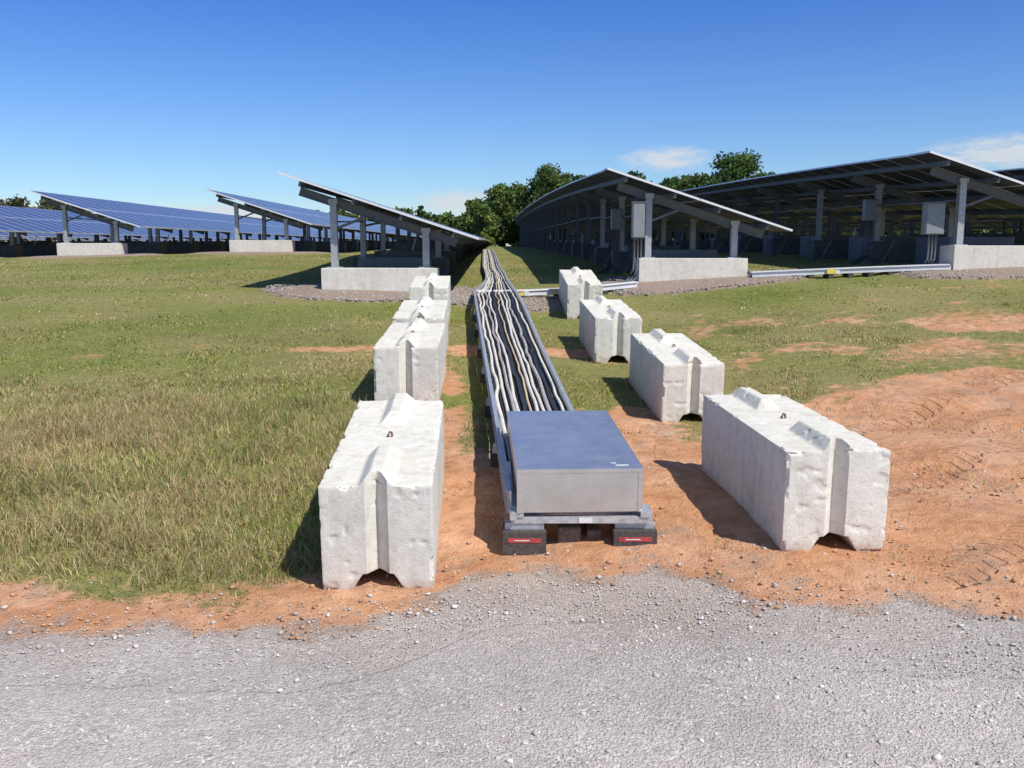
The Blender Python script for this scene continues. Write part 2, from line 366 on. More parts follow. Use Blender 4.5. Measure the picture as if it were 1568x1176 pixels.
# road sheet
xs = np.concatenate([np.linspace(-60, -6, 30), np.linspace(-5.9, 5.9, 400), np.linspace(6, 60, 30)])
tt = np.linspace(0, 1, 40)
ed = road_edge(xs) - .70 + .12*(fbm(xs*5, xs*0, oct=3, seed=61)-.5)
RY = -14 + (ed[None,:]+14)*(1-(1-tt[:,None])**2.2); RX = np.repeat(xs[None,:], 40, 0)
RZ = T(RX, RY) + .005
RZ[-1] -= .009
idx = np.arange(RX.size).reshape(RX.shape)
F = np.stack([idx[:-1,:-1].ravel(), idx[:-1,1:].ravel(), idx[1:,1:].ravel(), idx[1:,:-1].ravel()], 1)
mk_np('gravel_road', np.stack([RX.ravel(), RY.ravel(), RZ.ravel()], 1), F, [mr], smooth=True)
# ------------------------------------------------------------------ loose stones
def stones(name, x, y, s, colr):
    n = len(x)
    phi = (1+5**.5)/2
    ico = np.array([(-1,phi,0),(1,phi,0),(-1,-phi,0),(1,-phi,0),(0,-1,phi),(0,1,phi),(0,-1,-phi),(0,1,-phi),(phi,0,-1),(phi,0,1),(-phi,0,-1),(-phi,0,1)])/1.9
    fi = np.array([(0,11,5),(0,5,1),(0,1,7),(0,7,10),(0,10,11),(1,5,9),(5,11,4),(11,10,2),(10,7,6),(7,1,8),(3,9,4),(3,4,2),(3,2,6),(3,6,8),(3,8,9),(4,9,5),(2,4,11),(6,2,10),(8,6,7),(9,8,1)])
    jit = 1+rng.uniform(-.3, .3, (n, 12, 1)); P = ico[None]*jit
    P = P*rng.uniform(.6, 1.15, (n, 1, 3)); P[:,:,2] *= .7
    an = rng.uniform(0, 6.28, n); c_, s_ = np.cos(an)[:,None], np.sin(an)[:,None]
    P = np.stack([P[:,:,0]*c_-P[:,:,1]*s_, P[:,:,0]*s_+P[:,:,1]*c_, P[:,:,2]], 2)*s[:,None,None]
    P[:,:,0] += x[:,None]; P[:,:,1] += y[:,None]; P[:,:,2] += (T(x, y)+s*.15+.006)[:,None]
    F = (fi[None]+np.arange(n)[:,None,None]*12).reshape(-1, 3)
    return mk_np(name, P.reshape(-1, 3), F, [m_stone], np.repeat(colr, 12, 0))
n = 34000
y = 2.6 + 3.0*rng.random(n)**.9; x = rng.uniform(-1, 1, n)*(1.0+y*.60)
keep = (y < road_edge(x)+.20*rng.standard_normal(n)) & (rng.random(n) < .22+.75*ss(.48, .64, fbm(x*1.3, y*2.2, oct=4, seed=91)) + .2*ss(.6, 0, road_edge(x)-y))
x, y = x[keep], y[keep]; s = .003+.005*rng.random(len(x))**2.7 + .009*(rng.random(len(x)) < .015)
g = rng.uniform(.42, .74, len(x)); stc = np.stack([g*1.0, g*.94, g*.89], 1)
stones('loose_gravel', x, y, s, stc)
n = 3600
x = rng.uniform(-4, 5, n); y = 4.2+rng.random(n)**1.7*5
d, gz, p, _ = zones(x, y); keep = (d > .5) & (gz < .8); x, y = x[keep], y[keep]
s = .005+.015*rng.random(len(x))**3.4
g = rng.random(len(x))[:,None]; stc = np.where(g < .35, np.array([[.50,.44,.39]]), np.array([[.52,.29,.16]]))*rng.uniform(.7, 1.2, (len(x), 1))
stones('soil_clods_and_pebbles', x, y, s, stc)
n = 12000; xs_, ys_ = [], []
for rx, ry in [r[:2] for r in ROWS[:5]]+[(-1.4, 17.3)]:
    xs_.append(rng.uniform(rx-1.6, rx+3.8, n//5)); ys_.append(rng.uniform(ry-2.0, ry+1.2, n//5))
x = np.concatenate(xs_); y = np.concatenate(ys_); p = zones(x, y)[2]; keep = p > .45; x, y = x[keep], y[keep]
s = rng.uniform(.015, .032, len(x)); g = rng.uniform(.20, .44, len(x)); stc = np.stack([g, g*.93, g*.87], 1)
st = stones('footing_gravel', x, y, s, stc); st.location.z = .07
# ------------------------------------------------------------------ concrete barrier blocks
import bmesh
LB, WB, HB = 1.83, .61, .61
def make_block(name, xf, yf, yaw, seed, notch=.10, recess=.24):
    mbk = MB()
    prof_ = [(-.305,0),(-.145,0),(-.085,notch),(.085,notch),(.145,0),(.305,0),(.305,.61),(-.305,.61)]
    n = len(prof_)
    vs = [(p[0], -LB/2, p[1]) for p in prof_]+[(p[0], LB/2, p[1]) for p in prof_]
    fs = [list(range(n)), list(range(2*n-1, n-1, -1))]+[[(i+1) % n, i, n+i, n+(i+1) % n] for i in range(n)]
    mbk.v += [Vector(v) for v in vs]; mbk.f += fs; mbk.m += [0]*len(fs)
    for y0, y1, i0, i1 in ((-LB/2, -recess, .0, .13), (recess, LB/2, .13, .0)):
        k = len(mbk.v)
        zr = .675
        st_ = [(y0, .605 if i0 > 0 else zr), (y0+max(i0, .05), zr), (y1-max(i1, .05), zr), (y1, .605 if i1 > 0 else zr)]
        for yy, zt in st_:
            for px, pz in ((-.12, .585), (-.035, zt), (.035, zt), (.12, .585)): mbk.v.append(Vector((px, yy, pz)))
        for a_ in range(3):
            for q in range(4):
                mbk.f.append([k+a_*4+q, k+a_*4+(q+1) % 4, k+(a_+1)*4+(q+1) % 4, k+(a_+1)*4+q]); mbk.m.append(0)
        mbk.f.append([k+3, k+2, k+1, k]); mbk.f.append([k+12, k+13, k+14, k+15]); mbk.m += [0, 0]
    tmp = mbk.make('tmpb', [m_conc])
    bm = bmesh.new(); bm.from_mesh(tmp.data); bmesh.ops.remove_doubles(bm, verts=bm.verts, dist=1e-5)
    bmesh.ops.recalc_face_normals(bm, faces=bm.faces); bm.to_mesh(tmp.data); bm.free()
    rm = tmp.modifiers.new('r', 'REMESH'); rm.mode = 'VOXEL'; rm.voxel_size = .0095 if yf < 8 else (.0115 if yf < 9.5 else .016)
    dg = bpy.context.evaluated_depsgraph_get(); me = bpy.data.meshes.new_from_object(tmp.evaluated_get(dg))
    bpy.data.objects.remove(tmp)
    nv = len(me.vertices); V = np.empty(nv*3, np.float32); me.vertices.foreach_get('co', V); V = V.reshape(-1, 3).astype(float)
    Nn = np.empty(nv*3, np.float32); me.vertices.foreach_get('normal', Nn); Nn = Nn.reshape(-1, 3)
    so = seed*7.3
    big = fbm(V[:,0]*3+so, V[:,1]*3, V[:,2]*3, 2, seed)-.5; med = fbm(V[:,0]*20+so, V[:,1]*20, V[:,2]*20, 3, seed+3)-.5
    pit = ss(.70, .78, fbm(V[:,0]*14+so, V[:,1]*14, V[:,2]*14, 2, seed+21))
    ex = (WB/2-np.abs(V[:,0])); ey = LB/2-np.abs(V[:,1]); ez = np.minimum(V[:,2], np.abs(.61-V[:,2]))
    dd = np.sort(np.stack([ex, ey, ez], 1), 1); edge = ss(.024, 0, dd[:,1])*ss(.03, 0, dd[:,0])
    chip = ss(.54, .62, fbm(V[:,0]*9+so, V[:,1]*9, V[:,2]*9, 4, seed+9))
    V -= Nn*(edge*.022*chip)[:,None]
    V += Nn*(big*.006+med*.0028-pit*.006)[:,None]
    gdep = .075*np.clip(1-np.abs(V[:,0])/.060, 0, 1)**.9
    V[:,1] -= np.sign(V[:,1])*gdep*ss(LB/2-.16, LB/2-.01, np.abs(V[:,1]))
    me.vertices.foreach_set('co', V.astype(np.float32).ravel()); me.polygons.foreach_set('use_smooth', np.ones(len(me.polygons), bool)); me.update()
    try: me.set_sharp_from_angle(angle=math.radians(32))
    except Exception: pass
    body = bpy.data.objects.new('concrete_body', me); me.materials.clear(); me.materials.append(m_conc); col.objects.link(body)
    dx, dy = -math.sin(yaw), math.cos(yaw)
    cx, cy = xf+dx*LB/2, yf+dy*LB/2
    z0, z1 = Tf(xf, yf), Tf(xf+dx*LB, yf+dy*LB)
    e = empty(name, (cx, cy, (z0+z1)/2-.012)); e.rotation_euler = (math.atan2(z1-z0, LB), 0, yaw)
    body.parent = e
    hk = MB(); hk.tube([(-.012, 0, .58), (-.014, 0, .625), (-.006, 0, .642), (.006, 0, .640), (.012, 0, .615)], .008, 7)
    hk.make('lifting_hook_stub', [m_rust], True, e)
    return e
for i, (xf, yf, yaw) in enumerate([(-.735,4.82,.04),(-1.01,8.62,.03),(-1.12,10.9,.04),(-1.30,14.4,.05),
                                   (1.87,5.12,.055),(1.78,8.9,.05),(1.375,11.8,.04),(1.27,16.0,.03)]):
    make_block('concrete_barrier_block', xf, yf, yaw, i+1)
# ------------------------------------------------------------------ cable tray
def cx(y): return .2-.051*(y-7) if y < 17 else -.31-.031*(y-17) + .07*math.sin(min(1, (y-17)/8)*math.pi)
def tw(y): return (.60+.016*(y-7)) if y < 17 else max(.42, .76-.12*(y-17))
def tz(y): return float(prof(y))*.5+.5*Tf(cx(y), y) + (.20 if y < 15.5 else max(.04, .20-.05*(y-15.5)))
tray = empty('cable_tray_run')
mb = MB()
ys = np.arange(5.4, 52, .3)
for y0, y1 in zip(ys[:-1], ys[1:]):
    for sgn in (-1, 1):
        a_ = (cx(y0)+sgn*tw(y0)/2, y0, tz(y0)+.06); b_ = (cx(y1)+sgn*tw(y1)/2, y1, tz(y1)+.06)
        mb.beam(a_, b_, .006, .14)
        for dz in (.067, -.067):
            mb.beam((a_[0]+sgn*.014, a_[1], a_[2]+dz), (b_[0]+sgn*.014, b_[1], b_[2]+dz), .034, .006)
    mb.beam((cx(y0)-tw(y0)/2, y0, tz(y0)+.008), (cx(y0)+tw(y0)/2, y0, tz(y0)+.008), .035, .02)
    mb.box((cx(y0)-tw(y0)/2-.016, y0+.12, tz(y0)+.03), (cx(y0)-tw(y0)/2-.004, y0+.15, tz(y0)+.085))
mb.make('ladder_tray', [m_galv], False, tray)
mb = MB()
cm = [m_white, m_cgrey, m_tan, m_black]
ysc = np.arange(6.2, 51, .09)
for layer in (0, 1):
    m_ = 15 if layer == 0 else 11
    pal = [0, 0, 1, 0, 3, 2, 0, 0, 1, 3, 0]
    for i in range(m_):
        o = (i+.5)/m_-.5
        sd = 100+i*7+layer*53
        mi = 3 if layer == 0 else pal[i]
        r = .017 if layer == 0 else [.017, .016, .015, .017, .018, .013, .017, .016, .018, .017, .016][i]
        common = (fbm(ysc*.75, ysc*0+7, oct=1, seed=900)-.5)*.06
        wob = common + (fbm(ysc*1.25, ysc*0+sd*.37, oct=2, seed=sd)-.5)*(.10 if layer else .03)
        wz = (fbm(ysc*1.3, ysc*0+sd*.37, oct=2, seed=sd+2)-.5)*.008
        pts = [(cx(yy)+np.clip(o*.93+wob[k]*.8, -.462, .462)*tw(yy), yy, tz(yy)+.02+r+layer*.026+wz[k]+(.0018*(i*5 % 11) if layer else 0)) for k, yy in enumerate(ysc)]
        mb.tube(pts, r, 7, mi)
mb.make('power_cables', cm, True, tray)
mb = MB()
def foot(mb, x0, x1, yf, zf, h=.125, stripe=False):
    mb.box((x0, yf, zf-.02), (x1, yf+.22, zf+h), 0)
    mb.box((x0+.012, yf+.05, zf+h), (x1-.012, yf+.17, zf+h+.042), 1)
    if stripe:
        mb.box((x0+.03, yf-.003, zf+.055), (x1-.03, yf+.001, zf+.083), 2)
        mb.box((x0+.07, yf-.005, zf+.066), (x1-.10, yf-.0032, zf+.072), 3)
for i, yy in enumerate(np.arange(5.26, 16.5, 1.62)):
    yy = float(yy); w = tw(max(yy, 7)); xc = cx(yy) if i else .405
    if i == 0:
        xl, xr = -.055, .87; zl = Tf(.1, yy)+.012; zr = zl
        foot(mb, xl, xl+.26, yy, zl, .12, True); foot(mb, xr-.26, xr, yy+.02, zr, .12, True)
        zt = zl+.162
        mb.box((xl+.05, yy+.04, zt), (xr-.05, yy+.081, zt+.041), 1)
        mb.box((xl+.08, yy+.14, zt), (xr-.08, yy+.181, zt+.041), 1)
        mb.box((.40, yy+.034, zt+.004), (.48, yy+.0365, zt+.037), 5)
        for q in (.02, .79): mb.box((q-.02, yy+.03, zt+.041), (q+.05, yy+.2, zt+.075), 1)
    else:
        zl = Tf(xc, yy)
        hb = tz(yy)-zl-.085
        for sgn in (-1, 1):
            foot(mb, xc+sgn*(w/2-.04)-.11, xc+sgn*(w/2-.04)+.11, yy, zl, max(.05, hb-.01), False)
        mb.box((xc-w/2-.05, yy+.07, tz(yy)-.054), (xc+w/2+.05, yy+.11, tz(yy)-.022), 1)
mb.make('tray_supports', [m_rubber, m_galv, m_red, m_lab, m_black, m_lab], False, tray, bevel=.004)
mb = MB()
z0 = Tf(.4, 5.4)
mb.box((.28, 5.38, z0-.02), (.42, 5.75, z0+.10), 0); mb.box((.46, 5.42, z0-.02), (.55, 5.8, z0+.07), 0)
mb.make('timber_packers', [m_wood], False, tray, bevel=.01)
# ------------------------------------------------------------------ sheet metal end cover
cov = empty('metal_end_cover', (.405, 5.30, .30)); cov.rotation_euler = (math.radians(3.1), 0, .045)
Wc, Lc, Hc = .745, 1.5, .268
mb = MB(); t = .003
mb.box((-Wc/2, -.0, Hc-t), (Wc/2, Lc, Hc))
mb.box((-Wc/2, 0, .0), (Wc/2, t, Hc-t-.0005))
mb.box((-Wc/2, t+.0005, 0), (-Wc/2+t, Lc, Hc-t-.0005)); mb.box((Wc/2-t, t+.0005, 0), (Wc/2, Lc, Hc-t-.0005))
mb.box((-Wc/2-.002, -.004, Hc-.022), (Wc/2+.002, -.0005, Hc+.0015))
mb.box((-Wc/2-.004, -.003, Hc-.022), (-Wc/2-.0005, Lc, Hc+.0015)); mb.box((Wc/2+.0005, -.003, Hc-.022), (Wc/2+.004, Lc, Hc+.0015))
mb.box((-Wc/2-.004, -.004, -.002), (-Wc/2+.022, -.0008, Hc-.023)); mb.box((Wc/2-.022, -.004, -.002), (Wc/2+.004, -.0008, Hc-.023))
mb.make('sheet_cover', [m_box], False, cov)
mb = MB()
mb.box((-Wc/2+.03, .02, .002), (Wc/2-.03, Lc-.05, .012))
mb.beam((-Wc/2-.025, -.02, -.02), (-Wc/2-.025, Lc+.1, -.02), .04, .04); mb.beam((Wc/2+.012, -.02, -.02), (Wc/2+.012, Lc+.1, -.02), .03, .04)
for xq in (-Wc/2+.02, Wc/2-.02):
    for zq in (.06, .14, .21): mb.tube([(xq-.0, -.008, zq), (xq, -.003, zq)], .006, 8)
mb.tube([(-Wc/2-.02, .9, -.02), (-Wc/2-.06, 1.3, .18), (-Wc/2-.05, 1.6, .2)], .008, 6)
mb.beam((-Wc/2-.03, .45, .0), (-Wc/2-.03, .62, .12), .03, .05)
mb.make('base_rails', [m_galv], False, cov)
mb = MB(); mb.box((.22, .06, Hc+.001), (.30, .075, Hc+.0022)); mb.box((.20, .11, Hc+.001), (.23, .12, Hc+.0022)); mb.make('cover_label', [m_lab], False, cov)
# ------------------------------------------------------------------ crossing trays
def cross_tray(p0, p1, labels):
    e = empty('crossing_cable_tray')
    mb = MB(); n = 10
    pts = [Vector(p0).lerp(Vector(p1), i/n) for i in range(n+1)]
    for q in pts: q.z = Tf(q.x, q.y)+.13
    for a_, b_ in zip(pts[:-1], pts[1:]):
        off = Vector((0, .13, 0))
        mb.beam(a_-off, b_-off, .006, .09, 1); mb.beam(a_+off, b_+off, .006, .09, 1)
        mb.beam(a_-off+Vector((0,-.012,.045)), b_-off+Vector((0,-.012,.045)), .03, .005, 0)
        mb.beam(a_+Vector((0,0,.05)), b_+Vector((0,0,.05)), .23, .03, 1)
        mb.box((a_.x-.05, a_.y-.18, a_.z-.2), (a_.x+.05, a_.y+.18, a_.z-.05), 3)
    for l in labels:
        q = pts[0].lerp(pts[-1], l); q.z = Tf(q.x, q.y)+.13
        mb.box((q.x-.16, q.y-.155, q.z-.045), (q.x+.0, q.y-.134, q.z+.052), 2); mb.box((q.x+.01, q.y-.155, q.z-.045), (q.x+.1, q.y-.134, q.z+.052), 1)
    mb.make('tray_section', [m_galv, m_pvc, m_yel, m_rubber], False, e)
cross_tray((-.75, 17.6, 0), (2.5, 18.5, 0), (.3, .5, .72))
cross_tray((4.9, 18.9, 0), (8.75, 18.5, 0), (.42,))
cross_tray((11.2, 18.3, 0), (15.0, 18.1, 0), (.4,))
# ------------------------------------------------------------------ solar rows
XH, XL, ZH, ZL = -.72, 3.08, 2.32, 1.08
SL = math.hypot(XL-XH, ZH-ZL); sd_ = Vector((XL-XH, 0, ZL-ZH)).normalized(); nrm = Vector((-sd_.z, 0, sd_.x))
for ri, (rx, ry, rise) in enumerate(ROWS):
    yend = 122 if ri < 8 else 110
    e = empty('solar_panel_row')
    mod = MB(); uvs = []
    rack = MB(); ft = MB()
    g00 = Tf(rx+1.1, ry)
    def base(y): return g00 + rise*(1-math.exp(-max(0, y-ry)/42))
    def P(s, y, n=0):
        return Vector((rx-.02*(y-ry)+XH, y, base(y)+ZH)) + sd_*s + nrm*n
    y = ry-.55; ml = SL/2
    while y < yend:
        for k in (0, 1):
            s0, s1 = k*ml+.006, (k+1)*ml-.006; y0, y1 = y+.008, y+1.0
            n0 = len(mod.v)
            for nn in (-.042, 0):
                for (s_, yy) in ((s0, y0), (s1, y0), (s1, y1), (s0, y1)): mod.v.append(P(s_, yy, nn))
            for f, mi in (((3,2,1,0), 1), ((4,5,6,7), 0), ((0,1,5,4), 2), ((1,2,6,5), 2), ((2,3,7,6), 2), ((3,0,4,7), 2)):
                mod.f.append([n0+i for i in f]); mod.m.append(mi)
                uvs += [(0,0),(0,1),(1,1),(1,0)]
        y += 1.008
    mo = mod.make('pv_modules', [m_cell, m_back, m_frame], False, e)
    uvl = mo.data.uv_layers.new(name='UVMap'); uvl.data.foreach_set('uv', np.array(uvs, np.float32).ravel())
    sp_ = 4.03; y = ry
    fr = []
    while y < yend: fr.append(y); y += sp_
    for fi_, y in enumerate(fr):
        xo = rx-.02*(y-ry)
        g0 = Tf(xo+1.1, y)
        zt = g0+.50
        ft.box((xo, y-.32, g0-.25), (xo+2.25, y+.32, zt), 0 if fi_ == 0 else 3)  # only the front footing stays light, the rest use the shade-painted copy
        pm = 0 if fi_ < 3 else 1  # posts further back take the darker steel, painting in the shade under panels
        for px, sp in ((.22, .94), (2.02, 2.74)):
            top = P(sp, y, -.30)
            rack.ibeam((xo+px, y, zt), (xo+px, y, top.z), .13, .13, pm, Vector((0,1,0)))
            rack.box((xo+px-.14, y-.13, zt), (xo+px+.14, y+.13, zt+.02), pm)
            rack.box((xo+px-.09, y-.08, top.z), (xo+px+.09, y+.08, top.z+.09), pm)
        rack.ibeam(P(.38, y, -.23), P(SL-.40, y, -.23), .09, .17, 1, nrm)
        rack.beam((xo+.22, y, zt+.75), P(1.75, y, -.30), .05, .05, 1, Vector((0,1,0)))
        if fi_ % 2 == 0 and fi_ > 0: ft.tube([(xo+1.05, y-.34, g0+.45), (xo+1.18, y-.30, g0+.85)], .022, 6, 1)
        if fi_+1 < len(fr):
            y2 = fr[fi_+1]
            ya = y-.5 if fi_ == 0 else y
            for s_ in (.45, 1.5, 2.45, 3.5):
                rack.beam(P(s_, ya, -.095), P(s_, y2, -.095), .05, .10, 1, nrm)
            rack.beam((xo+.22, y, zt+.9), (rx-.02*(y2-ry)+.22, y2, Tf(rx+1.1, y2)+1.35), .03, .03, 1)
            if rx < 12 and ry < 25: ft.box((xo+.5, y+1.0, Tf(xo+1, y+1.5)-.1), (xo+1.9, y+2.6, Tf(xo+1, y+1.5)+.62), 2)
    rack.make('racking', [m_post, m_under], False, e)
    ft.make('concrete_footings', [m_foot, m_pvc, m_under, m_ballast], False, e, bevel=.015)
def cabinet(x, y, zg, w=.28, h=.62, d=.2):
    e = empty('combiner_cabinet', (x, y, zg))
    mb = MB(); mb.box((-w/2, 0, 0), (w/2, d, h)); mb.box((-w/2+.015, -.012, .015), (w/2-.015, -.001, h-.015)); mb.box((w/2-.04, -.025, h*.45), (w/2-.025, -.012, h*.58), 1)
    mb.box((-w/2-.02, -.03, h), (w/2+.02, d+.01, h+.012)); mb.box((-.05, d, .1), (.05, d+.2, .16), 1); mb.box((-.05, d, h-.15), (.05, d+.2, h-.09), 1)
    mb.make('cabinet_box', [m_cabinet, m_galv], False, e, bevel=.006)
    zb = Tf(x-.5, y-.1)-zg
    mb = MB()
    for q in (-.07, .0, .07):
        mb.tube([(q, .08, .0), (q, .08, zb*.4), (q-.02, .06, zb*.62), (q-.12, .0, zb*.82), (q-.45, -.1, zb-.02)], .022, 8)
    mb.make('conduits', [m_under], True, e)
cabinet(2.60, 19.05, 2.05, .25, .72); cabinet(8.55, 18.75, 2.12, .38, .62); cabinet(2.62, 23.2, 2.3, .26, .5)
cabinet(8.7, 22.5, 2.5, .3, .5)
# ------------------------------------------------------------------ trees
def tree_arrays(x, y, h, w, nleaf, seed, leaf, base_frac=.2, tintc=(.062,.098,.026)):
    r = np.random.default_rng(seed)
    z0 = Tf(x, y)-.2
    nb = 18+int(w*2.5)
    zz = r.uniform(base_frac+.12, .95, nb); th = r.uniform(0, 6.28, nb)
    rad = np.sqrt(r.random(nb))*w*.42*np.sin(np.clip(1.15-(zz-.1), .25, 1)*1.5)*np.clip((zz-base_frac+.3)*2, .5, 1)
    bc = np.stack([rad*np.cos(th), rad*np.sin(th), zz*h], 1)
    bc[0] = (0, 0, h*.93)
    br = r.uniform(.08, .18, nb)*w*.95
    which = r.integers(0, nb, nleaf)
    d = r.standard_normal((nleaf, 3)); d /= np.linalg.norm(d, axis=1)[:,None]
    rr = r.random(nleaf)**.45*r.uniform(.85, 1.25, nleaf)
    lum = fbm(d[:,0]*2.5+which*3, d[:,1]*2.5, d[:,2]*2.5, 2, seed)
    P = bc[which] + d*(br[which]*rr*(.6+.9*lum))[:,None]*np.array([1,1,.8])
    a1 = r.standard_normal((nleaf, 3)); a1 /= np.linalg.norm(a1, axis=1)[:,None]
    a2 = np.cross(a1, r.standard_normal((nleaf, 3))); a2 /= np.linalg.norm(a2, axis=1)[:,None]
    s = leaf*r.uniform(.5, 1.3, nleaf)[:,None]
    V = np.stack([P-a1*s, P+a2*s*.6, P+a1*s, P-a2*s*.6], 1) + np.array([x, y, z0])
    cb = 1.5*r.uniform(.7, 1.35, nb)[which]*r.uniform(.75, 1.25, nleaf)
    yl = r.uniform(.8, 1.25, nb)[which]
    C = np.stack([tintc[0]*cb*yl, tintc[1]*cb, tintc[2]*cb], 1)
    return V.reshape(-1, 3), np.repeat(C, 4, 0), (z0, bc, br)
def trunk_mb(mb, x, y, h, w, z0, bc, nl=8):
    mb.tube([(x, y, z0-.3), (x+.05*w*.3, y, z0+h*.3), (x-.02*w, y, z0+h*.6), (x, y, z0+h*.88)], [w*.035+.06, w*.03+.03, w*.018, .03], 8)
    for q in bc[:nl]:
        st = (x, y, z0+min(q[2]*.55, h*.55)); mb.tube([st, (x+q[0]*.5, y+q[1]*.5, z0+q[2]*.8), (x+q[0], y+q[1], z0+q[2])], [w*.016+.02, w*.01+.01, .015], 6)
def tree(name, x, y, h, w, nleaf, seed, leaf=.22, bf=.2, tc=(.062,.098,.026)):
    V, C, (z0, bc, br) = tree_arrays(x, y, h, w, nleaf, seed, leaf, bf, tc)
    e = empty(name)
    mk_np('crown', V, np.arange(len(V)).reshape(-1, 4), [m_leaf], C, parent=e)
    mb = MB(); trunk_mb(mb, x, y, h, w, z0, bc); mb.make('trunk_and_limbs', [m_bark], True, e)
def pxX(px, d): return (px-784)/1400*d
D = 118
tree('oak_tree', pxX(838, D), D, 9.9, 9.2, 9500, 3, bf=.25)
tree('oak_tree', pxX(1118, D), D, 11.4, 10.6, 11500, 4, bf=.15)
tree('oak_tree', pxX(1172, D), D+6, 9.8, 8.0, 7000, 14, bf=.15)
tree('oak_tree', pxX(1062, D), D+3, 9.2, 8.0, 6500, 15, bf=.1)
tree('maple_tree', pxX(768, D), D-2, 7.8, 6.5, 7000, 5, bf=.02, tc=(.085,.125,.03))
tree('maple_tree', pxX(738, D), D-8, 5.0, 4.8, 4500, 6, bf=.0, tc=(.10,.15,.035))
tree('maple_tree', pxX(800, D), D+4, 8.0, 7.0, 6000, 7, bf=.0, tc=(.07,.11,.028))
tree('cedar_tree', pxX(647, 150), 150, 6.8, 2.4, 2500, 8, bf=.0, tc=(.04,.07,.025))
Vs, Cs = [], []; tb = MB()
def line(px, d, ytop, seed, w=None, n=1500, tc=(.06,.092,.03), leaf=.42):
    h = (378-ytop)/1400*d + .2
    if h < 2: h = 2
    w = w or h*.95
    V, C, (z0, bc, br) = tree_arrays(pxX(px, d), d, h, w, n, seed, leaf, .0, tc)
    Vs.append(V); Cs.append(C); trunk_mb(tb, pxX(px, d), d, h, w, z0, bc, 3)
sd = 200
for px in np.arange(-330, 130, 24):
    sd += 1; line(px+rng.uniform(-8, 8), rng.uniform(165, 195), rng.uniform(296, 316), sd, w=9, n=1800, tc=(.085,.088,.045))
for px in np.arange(120, 480, 20):
    sd += 1; line(px+rng.uniform(-8, 8), rng.uniform(180, 205), rng.uniform(345, 356), sd, w=6, n=700)
for px in np.arange(480, 735, 15):
    sd += 1; line(px+rng.uniform(-6, 6), rng.uniform(150, 175), rng.uniform(322, 340), sd, w=6, n=1300, tc=(.07,.10,.03))
for px in np.arange(730, 880, 14):
    sd += 1; line(px, rng.uniform(125, 135), rng.uniform(298, 316), sd, w=5.5, n=1500)
for px in np.arange(870, 1200, 16):
    sd += 1; line(px+rng.uniform(-6, 6), rng.uniform(124, 140), rng.uniform(266, 286), sd, w=6.5, n=1700)
for px in np.arange(1200, 1900, 24):
    sd += 1; line(px, rng.uniform(130, 150), rng.uniform(290, 305), sd, w=8, n=900)
V = np.concatenate(Vs); C = np.concatenate(Cs)
tl = empty('distant_tree_line')
mk_np('foliage', V, np.arange(len(V)).reshape(-1, 4), [m_leaf], C, parent=tl)
tb.make('trunks', [m_bark], True, tl)
